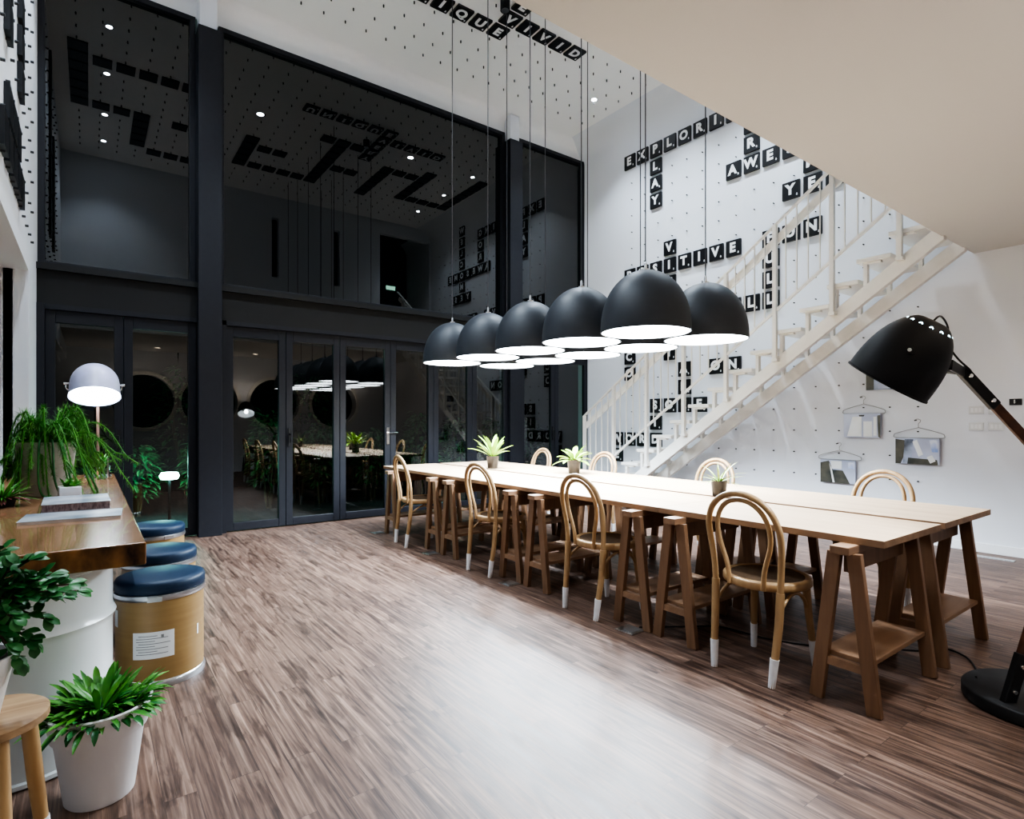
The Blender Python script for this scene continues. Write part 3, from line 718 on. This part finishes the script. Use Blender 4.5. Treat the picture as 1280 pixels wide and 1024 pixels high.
MB().tube([(-.006, 0, 0), (-.04, 0, -.01), (-.04, 0, .02)], .006, 8).build('prong', M['steel'], t, True)
t = empty('floor_vent', 'flat grey floor vent grille beside the right wall', 'vent', (6.62, 1.56, 0))
MB().box(-.04, .04, -.15, .15, 0, .005).build('plate', M['steel'], t)
g = MB()
for k in range(9): g.box(-.03, .03, -.13 + k * .03, -.118 + k * .03, .005, .008)
g.build('grille', M['galv'], t)

# ------------------------------------------------------------------ hangers and magazines
def hanger(y, ztop, w, lab):
    t = empty('wire_hanger', lab, 'hanger', (WX - .035, y, ztop))
    hk = [(0, .032, -.022), (0, .026, -.006), (0, .005, 0), (0, -.016, -.010), (0, -.016, -.028), (0, 0, -.048), (0, 0, -.088)]
    MB().tube(smooth_path(hk, 5), .0032, 6).build('hook', M['wire'], t, True)
    h = w / 2
    bd = [(0, 0, -.088), (0, -h * .5, -.118), (0, -h * .93, -.150), (0, -h, -.168), (0, -h * .92, -.192), (0, 0, -.194), (0, h * .92, -.192), (0, h, -.168), (0, h * .93, -.150), (0, h * .5, -.118), (0, 0, -.088)]
    MB().tube(smooth_path(bd, 4), .0042, 6).build('bar', M['wire'], t, True)
    MB().tube([(.034, .03, -.012), (-.01, .03, -.012)], .005, 8).build('wall_pin', M['peg'], t)
def magazine(y, z1, w, h, ms, lab):
    """open spread draped over the hanger bar; the pictures are blocks of colour on the page"""
    t = empty('hanging_magazine', lab, 'magazine', (WX - .035, y, z1))
    MB().box(-.012, -.006, -w/2, w/2, -h, .008).box(.006, .012, -w/2, w/2, -h*.9, .008).box(-.012, .012, -w/2, w/2, .006, .010).build('pages', M[ms[0]], t)
    for k, (m, poly) in enumerate(ms[1]):
        MB().prism([(-(u - .5) * w, -v * h) for u, v in poly], 'x', -.0135 - .0003 * k, -.0121).build('picture', M[m], t)
hanger(2.72, 1.53, .42, 'white wire hanger on a wall peg, upper left of the three hangers')
magazine(2.735, 1.328, .37, .255, ('lilac', [('paper', [(.1, .95), (.25, .1), (.5, .1), (.5, .95)]), ('paper', [(.55, .3), (.78, .3), (.78, .95), (.55, .95)]), ('photo3', [(.42, .02), (.58, .02), (.56, .09), (.44, .09)]), ('photo3', [(.92, .05), (1, .03), (1, 1), (.94, .95)]), ('paper', [(.82, .1), (.9, .1), (.9, .9), (.82, .9)])]), 'pale lilac magazine spread draped over the upper left hanger')
hanger(2.205, 1.275, .44, 'white wire hanger on a wall peg, rightmost of the three hangers')
magazine(2.215, 1.068, .385, .255, ('lilac', [('photo3', [(0, 0), (.22, .05), (.25, .5), (.12, 1), (0, 1)]), ('photo', [(.22, 0), (.42, .0), (.36, .95), (.18, .95)]), ('photo3', [(.3, .75), (.95, .8), (.97, 1), (.28, 1)]), ('paper', [(.4, .1), (.5, .02), (.64, .6), (.54, .7)]), ('photo2', [(.78, .02), (.97, .02), (.97, .5), (.84, .5)]), ('paper', [(.72, .7), (.84, .62), (.92, .85), (.8, .95)])]), 'magazine spread with grey and blue pictures draped over the rightmost hanger')
hanger(2.97, 1.012, .45, 'white wire hanger on a wall peg, lower left of the three hangers')
magazine(2.985, .803, .375, .25, ('lilac', [('photo3', [(0, .1), (.25, 0), (.5, .9), (.45, 1), (0, 1)]), ('photo3', [(.35, .4), (.65, .42), (.85, 1), (.4, 1)]), ('paper', [(.3, 0), (.62, 0), (.62, .36), (.33, .36)]), ('paper', [(.26, .1), (.34, .4), (.42, .98), (.36, .98)]), ('photo2', [(.8, .04), (.98, .04), (.98, .34), (.8, .3)])]), 'magazine spread with dark pictures draped over the lower left hanger')
magazine(2.50, 1.85, .38, .26, ('photo', [('photo3', [(0, 0), (.2, 0), (.2, 1), (0, 1)]), ('lilac', [(.3, .5), (.9, .5), (.9, .95), (.3, .95)])]), 'small dark magazine on the wall, mostly hidden behind the floor lamp head')

# ------------------------------------------------------------------ table plants
def bromeliad(loc, sc, n, m1, label, spread, L, W, bend):
    t = empty('potted_bromeliad', label, 'potted plant', loc)
    MB().lathe([(0, 0), (.050*sc, 0), (.054*sc, .004), (.066*sc, .125*sc), (.068*sc, .135*sc), (.062*sc, .135*sc), (.060*sc, .115*sc), (0, .115*sc)], 28).build('pot', M['potb'], t, True)
    MB().lathe([(0, .119*sc), (.060*sc, .117*sc)], 20).build('soil', M['soil'], t)
    f = MB()
    for k in range(n):
        a = k * 2.399; e = spread[0] + (spread[1] - spread[0]) * (k / n)
        d = (math.cos(a) * math.cos(e), math.sin(a) * math.cos(e), math.sin(e))
        f.leaf((.01*math.cos(a), .01*math.sin(a), .118*sc), d, (0, 0, 1), L * random.uniform(.8, 1.1), W, bend * random.uniform(.7, 1.3), 7, shape=2 if W > .03 else 1)
    f.build('foliage', M[m1], t, True, fix=False)
bromeliad((3.52, 5.10, .74), 1.0, 18, 'leafb', 'bright yellow-green bromeliad in a brown pot, farthest plant on the table', (.6, 1.5), .27, .050, .5)
bromeliad((3.83, 4.14, .74), 1.0, 20, 'leafb', 'leafy light green bromeliad in a dark pot, middle plant on the table', (.15, 1.4), .20, .055, .7)
bromeliad((3.45, 2.28, .74), .80, 17, 'leafp', 'spiky plant with reddish centre in a brown pot, nearest plant on the table', (.15, 1.4), .21, .018, .7)

# ------------------------------------------------------------------ counter, barrels, stools
cr = MB().box(-.555, .170, 2.52, 6.02, .716, .80).build('counter_slab', M['slab'], bevel=.006)
cr.data.materials.append(M['slab_end'])
for p in cr.data.polygons:
    if p.normal.y < -.5: p.material_index = 1
tag(cr, 'thick dark-grained wooden counter slab with raw edge along the left wall', 'counter')
def barrel(x, y, lab):
    t = empty('white_drum', lab, 'drum', (x, y, 0), group='white drums under the counter')
    R0 = .282
    pf = [(0, .0), (R0, .0), (R0 + .008, .006), (R0 + .008, .020), (R0, .026)]
    for zc_ in (.255, .50):
        pf += [(R0, zc_ - .03), (R0 + .004, zc_ - .014), (R0 + .012, zc_), (R0 + .004, zc_ + .014), (R0, zc_ + .03)]
    pf += [(R0, .69), (R0 + .008, .695), (R0 + .008, .714), (0, .714)]
    MB().lathe(pf, 64).build('drum_body', M['enamel'], t, True)
barrel(-.206, 2.82, 'big glossy white steel drum holding up the near end of the counter')
barrel(-.206, 5.55, 'white steel drum under the far end of the counter')
def drum_stool(x, y, lab, rz):
    t = empty('drum_stool', lab, 'stool', (x, y, 0), rz, 'fibre drum stools')
    R0 = .188
    MB().lathe([(0, .004), (R0 - .002, .004), (R0, .01), (R0, .43), (0, .43)], 56).build('drum', M['kraft'], t, True)
    MB().lathe([(R0 - .01, 0), (R0 + .006, 0), (R0 + .008, .012), (R0 + .004, .030), (R0, .034)], 56).build('base_ring', M['galv'], t, True)
    rg = MB().lathe([(R0, .405), (R0 + .006, .408), (R0 + .009, .42), (R0 + .006, .434), (R0 - .01, .437)], 56).build('top_ring', M['galv'], t, True)
    MB().box(R0 + .004, R0 + .016, -.03, .03, .408, .432).build('clasp', M['steel'], rg)
    MB().lathe([(0, .437), (R0 + .002, .437), (R0 + .006, .445), (R0 + .006, .478), (R0 - .002, .492), (R0 - .03, .499), (0, .502)], 56).build('cushion', M['navy'], t, True)
    def patch(a0, a1, z0, z1, rr):
        mb = MB(); n = 10
        for i in range(n + 1):
            a = a0 + (a1 - a0) * i / n
            mb.v += [(rr * math.cos(a), rr * math.sin(a), z0), (rr * math.cos(a), rr * math.sin(a), z1)]
        mb.f += [(2*i, 2*i+2, 2*i+3, 2*i+1) for i in range(n)]; return mb
    pl_ = patch(-.50, .42, .140, .265, R0 + .0012).build('paper_label', M['paper'], t, True, fix=False)
    tx = MB()
    for j in range(8):
        z = .245 - j * .012
        a = -.42 + (.0 if j % 3 else .05); b = a + (.7 if j % 2 else .42)
        q = patch(a, b, z, z + .003, R0 + .0018); tx.add(q.v, q.f)
    q = patch(.13, .19, .236, .250, R0 + .0018); tx.add(q.v, q.f)
    tx.build('print', M['ink'], pl_, fix=False)
    patch(-1.25, -1.02, .28, .36, R0 + .0012).build('sticker', M['paper'], t, True, fix=False)
    patch(1.06, 1.12, .20, .25, R0 + .0012).build('sticker', M['paper'], t, True, fix=False)
    return t
drum_stool(.285, 3.32, 'kraft drum stool with navy cushion and paper label, nearest of three by the counter', -1.78)
drum_stool(.335, 3.98, 'drum stool with navy cushion, middle of the three beside the counter', -1.4)
drum_stool(.385, 4.93, 'drum stool with navy cushion, farthest of the three beside the counter', -1.2)

# table lamp on the counter
tl = empty('table_lamp', 'pale dome desk lamp with lit white shade at the far end of the counter', 'table lamp', (.055, 5.72, .80))
MB().lathe([(0, 0), (.085, 0), (.09, .006), (.085, .016), (0, .02)], 32).build('base', M['galv'], tl, True)
MB().tube([(0, .02, .015), (0, .125, .60)], .0115, 10).build('pole', M['copper'], tl, True)
tdir = Vector((-.10, -.36, .93)).normalized()      # dome axis, tipped back so the mouth faces the room
tdir = Vector((.0, .42, .91)).normalized()
u = tdir.orthogonal().normalized(); w_ = tdir.cross(u); RT = Matrix((u, w_, tdir)).transposed()
C = Vector((-.02, -.05, .65)); R0 = .170
pf = [(R0 + .004, 0), (R0 + .004, .006), (R0, .008), (R0 * .985, .10)] + [(R0 * .97 * math.cos(t), .11 + .175 * math.sin(t)) for t in [PI/2 * i / 14 for i in range(1, 15)]]
sh = MB().lathe(pf, 48, C, RT).build('lamp_shade', M['lav'], tl, True)
MB().lathe([(x * .97, z * .97) for x, z in pf[3:]], 40, C, RT).build('reflector', M['shade_in'], sh, True)
MB().lathe([(0, .022), (R0 * .965, .022)], 40, C, RT).build('diffuser', emis('desk_lamp_glow', (.78, .93, 1), 14), tl)
k = MB()
for s in (-1, 1): k.tube([C + RT @ Vector((0, 0, .11)) + Vector((s * .155, 0, 0)), C + RT @ Vector((0, 0, .11)) + Vector((s * .20, 0, 0))], [.006, .012], 10)
k.build('knob', M['chrome'], tl, True)
kc = C + RT @ Vector((0, 0, .11))
MB().tube(smooth_path([kc + Vector((-.185, 0, 0)), kc + Vector((-.165, .10, -.05)), Vector((0, .125, .60)) + Vector((0, .05, .01)), kc + Vector((.165, .10, -.05)), kc + Vector((.185, 0, 0))], 6), .006, 8).build('yoke', M['chrome'], tl, True)
MB().tube([(0, .122, .585), (0, .18, .612)], .012, 10).build('joint', M['chrome'], tl, True)

# small glass with green sprig by the lamp
t = empty('glass_vase', 'small clear vase with green sprigs beside the desk lamp', 'vase', (.085, 5.50, .80))
MB().lathe([(0, 0), (.04, 0), (.045, .01), (.042, .15), (.045, .16)], 24).build('vase_glass', glass_mat('vase_glass', (.75, .95, .88), 1.5), t, True)
f = MB()
for k in range(40):
    a = random.uniform(0, 2*PI); e = random.uniform(.2, 1.4)
    f.leaf((0, 0, random.uniform(.04, .15)), (math.cos(a)*math.cos(e), math.sin(a)*math.cos(e), math.sin(e)), (0, 0, 1), random.uniform(.05, .11), .018, .5, 3)
f.build('foliage', M['leafm'], t, fix=False)

# ------------------------------------------------------------------ fern on the counter
t = empty('potted_fern', 'trailing foxtail fern in a white pot on the counter', 'potted plant', (-.215, 4.52, .80))
MB().lathe([(0, 0), (.115, 0), (.12, .006), (.150, .31), (.155, .325), (.145, .325), (.140, .30), (0, .30)], 40).build('pot', M['potg'], t, True)
MB().lathe([(0, .304), (.14, .302)], 24).build('soil', M['soil'], t)
f = MB(); s = MB(); rnd = random.Random(3)
for k in range(64):
    a = k * 2.399; out = rnd.uniform(.16, .46); rise = rnd.uniform(.03, .17) if k % 5 else rnd.uniform(.16, .25); drop = rnd.uniform(.05, .36)
    if math.cos(a) < -.2: out *= .45
    pts = []
    for i in range(13):
        q = i / 12; r_ = .04 + out * q ** .8; z_ = .30 + rise * math.sin(PI * min(1, q * 1.25)) - drop * max(0, q - .35) ** 1.5 * 1.7
        pts.append(Vector((r_ * math.cos(a + .25 * q), r_ * math.sin(a + .25 * q), z_)))
    s.tube(pts, .0045, 5)
    for i in range(1, 13):
        for j in range(22):
            d = (pts[i] - pts[i-1]).normalized(); o_ = Vector((rnd.uniform(-1, 1), rnd.uniform(-1, 1), rnd.uniform(-1, 1)))
            p = pts[i-1].lerp(pts[i], rnd.random())
            f.leaf(p, d * .7 + o_ * 1.1, (0, 0, 1), rnd.uniform(.032, .055) * (1.15 - .5 * i / 12), .012, .2, 1, shape=0)
f.build('foliage', M['leaff'], t, fix=False); s.build('stem', M['leafm'], t)
# trailing runners
s = MB()
for (a, o1, dz) in ((-1.35, .22, -.24), (-1.1, .27, -.27), (-.75, .30, -.29), (-1.7, .2, -.26)):
    s.tube(smooth_path([(.05*math.cos(a), .05*math.sin(a), .31), (.17*math.cos(a), .17*math.sin(a), .33), (o1*math.cos(a), o1*math.sin(a), .12), ((o1+.02)*math.cos(a + .1), (o1+.02)*math.sin(a+.1), .02), ((o1-.03)*math.cos(a + .3), (o1-.03)*math.sin(a+.3), .008)], 6), .006, 6)
s.build('runner', M['leafd'], t, True)

# succulent, cube planter, book and magazine
t = empty('small_succulent', 'small spiky plant with pinkish leaves at the left of the counter', 'potted plant', (-.372, 4.02, .80))
MB().lathe([(0, 0), (.05, 0), (.06, .05), (.055, .05), (0, .045)], 24).build('pot', M['black'], t, True)
f = MB()
for k in range(90):
    a = k * 2.399; e = random.uniform(.05, 1.4)
    f.leaf((.03*math.cos(a), .03*math.sin(a), .045), (math.cos(a)*math.cos(e), math.sin(a)*math.cos(e), math.sin(e)), (0, 0, 1), random.uniform(.10, .17), .014, .5, 4, shape=1)
f.build('foliage', M['leafm'], t, fix=False)
f = MB()
for k in range(26):
    a = k * 2.399; e = random.uniform(.0, .6)
    f.leaf((.03*math.cos(a), .03*math.sin(a), .045), (math.cos(a)*math.cos(e), math.sin(a)*math.cos(e), math.sin(e)), (0, 0, 1), random.uniform(.07, .11), .022, .6, 3, shape=0)
f.build('pink_leaves', M['leafr'], t, fix=False)
t = empty('cube_planter', 'tiny white cube planter with sprigs standing behind the book on the counter', 'potted plant', (-.09, 4.06, .80), .1)
MB().box(-.05, .05, -.05, .05, 0, .085).build('pot', M['potw'], t, bevel=.004)
f = MB()
for k in range(46):
    a = random.uniform(0, 2*PI); e = random.uniform(.2, 1.5)
    f.leaf((random.uniform(-.03, .03), random.uniform(-.03, .03), .085), (math.cos(a)*math.cos(e), math.sin(a)*math.cos(e), math.sin(e)), (0, 0, 1), random.uniform(.03, .07), .016, .5, 3)
f.build('foliage', M['leafm'], t, fix=False)
t = empty('thick_book', 'thick hardback book lying on the counter under the fern', 'book', (-.055, 3.80, .80), .02)
MB().box(-.14, .14, -.19, .19, .0, .003).box(-.14, .14, -.19, .19, .037, .040).build('cover', M['bookc'], t)
MB().box(-.136, .136, -.186, .186, .003, .037).build('pages', M['books'], t)
t = empty('glossy_magazine', 'thin glossy magazine lying on the counter in front of the thick book', 'magazine', (-.06, 3.36, .80), -.06)
MB().box(-.185, .185, -.13, .13, 0, .012).build('pages', M['paper'], t)
MB().box(-.187, .187, -.132, .132, .012, .014).build('cover', M['bookc'], t)

# ------------------------------------------------------------------ white floor pot
t = empty('planter_pot', 'large white tapered plastic pot with grassy green leaves on the floor by the drum', 'potted plant', (.028, 2.36, 0))
MB().lathe([(0, 0), (.093, 0), (.098, .006), (.126, .215), (.136, .222), (.147, .298), (.151, .305), (.143, .308), (.136, .296), (.12, .27), (0, .27)], 48).build('pot', M['potw'], t, True)
MB().lathe([(0, .275), (.125, .272)], 24).build('soil', M['soil'], t)
f = MB(); rnd = random.Random(11)
for k in range(210):
    a = rnd.uniform(0, 2*PI); rr = rnd.uniform(0, .11); e = rnd.uniform(.55, 1.45)
    f.leaf((rr*math.cos(a), rr*math.sin(a), .272), (math.cos(a)*math.cos(e), math.sin(a)*math.cos(e), math.sin(e)), (0, 0, 1), rnd.uniform(.085, .155), rnd.uniform(.015, .024), rnd.uniform(.4, 1.5), 6, shape=2)
f.build('foliage', M['leafm'], t, True, fix=False)
f = MB()
for k in range(260):
    a = rnd.uniform(0, 2*PI); rr = rnd.uniform(0, .12); e = rnd.uniform(.35, 1.2)
    f.leaf((rr*math.cos(a), rr*math.sin(a), .275), (math.cos(a)*math.cos(e), math.sin(a)*math.cos(e), math.sin(e)), (0, 0, 1), rnd.uniform(.05, .10), rnd.uniform(.018, .028), rnd.uniform(.5, 1.6), 6, shape=2)
f.build('dark_foliage', M['leafd'], t, True, fix=False)

# ------------------------------------------------------------------ wooden stool with a leafy plant
t = empty('wooden_stool', 'small round pale wooden stool with white-tipped legs at the left edge', 'stool', (-.232, 2.09, 0))
MB().lathe([(0, .418), (.130, .418), (.142, .424), (.142, .444), (.134, .45), (0, .45)], 40).build('seat', M['stooltop'], t, True)
for k in range(4):
    a = PI / 4 + k * PI / 2 - .35; p = Vector((math.cos(a), math.sin(a), 0))
    l = MB().tube([p * .098 + Vector((0, 0, .43)), p * .118 + Vector((0, 0, .22)), p * .142], [.020, .020, .016], 12).build('leg', M['stool'], t, True)
    MB().tube([p * .1315 + Vector((0, 0, .10)), p * .142 + Vector((0, 0, .001))], [.0200, .0175], 12).build('sock', M['sock'], l, True)
t = empty('leafy_plant', 'branching dark green leafy plant in a white cone pot on the wooden stool', 'potted plant', (-.262, 2.06, .45))
MB().lathe([(0, 0), (.062, 0), (.066, .005), (.100, .165), (.104, .175), (.097, .175), (.094, .155), (0, .155)], 36).build('pot', M['potw'], t, True)
MB().lathe([(0, .158), (.094, .157)], 20).build('soil', M['soil'], t)
f = MB(); s = MB(); rnd = random.Random(5)
def branch(p0, pts, nl, sz=.043):
    P = smooth_path(pts, 5); s.tube(P, [.005 - .003 * i / len(P) for i in range(len(P))], 6)
    for k in range(nl):
        q = .25 + .75 * k / (nl - 1); i = min(int(q * (len(P) - 1)), len(P) - 2); d = (P[i+1] - P[i]).normalized()
        o_ = Vector((rnd.uniform(-1, 1), rnd.uniform(-1, 1), rnd.uniform(-.4, .9)))
        f.leaf(P[i], d * .5 + o_, (0, -.4, 1), sz * rnd.uniform(.75, 1.15), sz * .60, .4, 5, .12, shape=2)
    d = (P[-1] - P[-2]).normalized()
    for k in range(3): f.leaf(P[-1], d + Vector((rnd.uniform(-.6, .6), rnd.uniform(-.6, .6), rnd.uniform(-.3, .5))), (0, -.4, 1), sz, sz * .6, .4, 5, .12, shape=2)
O = Vector((0, 0, .18))
ends = [(.32, .02, .15, 20), (.22, .02, .06, 15), (.18, .0, .30, 18), (.10, -.05, .36, 18), (.24, -.02, .24, 18), (.05, .08, .40, 16), (.20, .10, .18, 16), (.14, -.08, .12, 14), (.02, -.06, .30, 16), (.27, .06, .12, 14), (.16, -.02, .22, 16), (-.08, .05, .33, 14), (.10, .02, .28, 18), (.12, -.06, .02, 12), (.08, .1, .27, 14), (.23, -.05, .17, 14), (.15, -.03, -.07, 12), (.19, .0, -.02, 12), (.30, -.04, .20, 16), (.12, .0, .02, 12)]
for (ex_, ey, ez, nl) in ends:
    e = Vector((ex_ * .72, ey, .20 + ez * .72)); mid = O.lerp(e, .5) + Vector((0, 0, .07))
    branch(O, [O, mid, e], int(nl * 1.7))
f.build('foliage', M['leafd'], t, True, fix=False); s.build('stem', M['stem'], t, True)

# ------------------------------------------------------------------ garden lamp light, plus added fill lights without fixtures
def pt(x, y, z, e, col, r=.1, typ='POINT'):
    L = bpy.data.lights.new('garden_light', typ); L.energy = e; L.color = col; L.shadow_soft_size = r
    o = bpy.data.objects.new('garden_light', L); COL.objects.link(o); o.location = (x, y, z); return o
pt(.79, 8.35, .75, 42, (.45, 1.0, .8), .05)
pt(4.7, 8.3, .6, 14, (.45, 1.0, .75), .08)  # from here on: added garden fills lighting the shrubs, no lamp behind them
pt(2.4, 8.1, 2.6, 30, (.6, 1.0, .8), .2)
pt(4.0, 8.2, 2.4, 7, (.5, 1.0, .85), .2)

for x in (.9, 3.1, 5.6):  # unseen fill spots added to brighten the soffit and back wall
    L = bpy.data.lights.new('soffit_fill', 'SPOT'); L.energy = 16; L.color = (1, .88, .76); L.spot_size = math.radians(165); L.spot_blend = .6; L.shadow_soft_size = .15
    o = bpy.data.objects.new('soffit_fill', L); COL.objects.link(o); o.location = (x, -.75, 1.75); o.rotation_euler = (PI + .15, 0, 0)

# world and view
w = bpy.data.worlds.new('night'); w.use_nodes = True; w.node_tree.nodes['Background'].inputs[0].default_value = (.012, .014, .016, 1); w.node_tree.nodes['Background'].inputs[1].default_value = .35
sc = bpy.context.scene; sc.world = w
sc.view_settings.view_transform = 'AgX'; sc.view_settings.look = 'AgX - High Contrast'; sc.view_settings.exposure = 0.95
sc.cycles.use_denoising = True; sc.cycles.max_bounces = 8; sc.cycles.diffuse_bounces = 4; sc.cycles.glossy_bounces = 4; sc.cycles.transparent_max_bounces = 10
sc.cycles.sample_clamp_indirect = 6
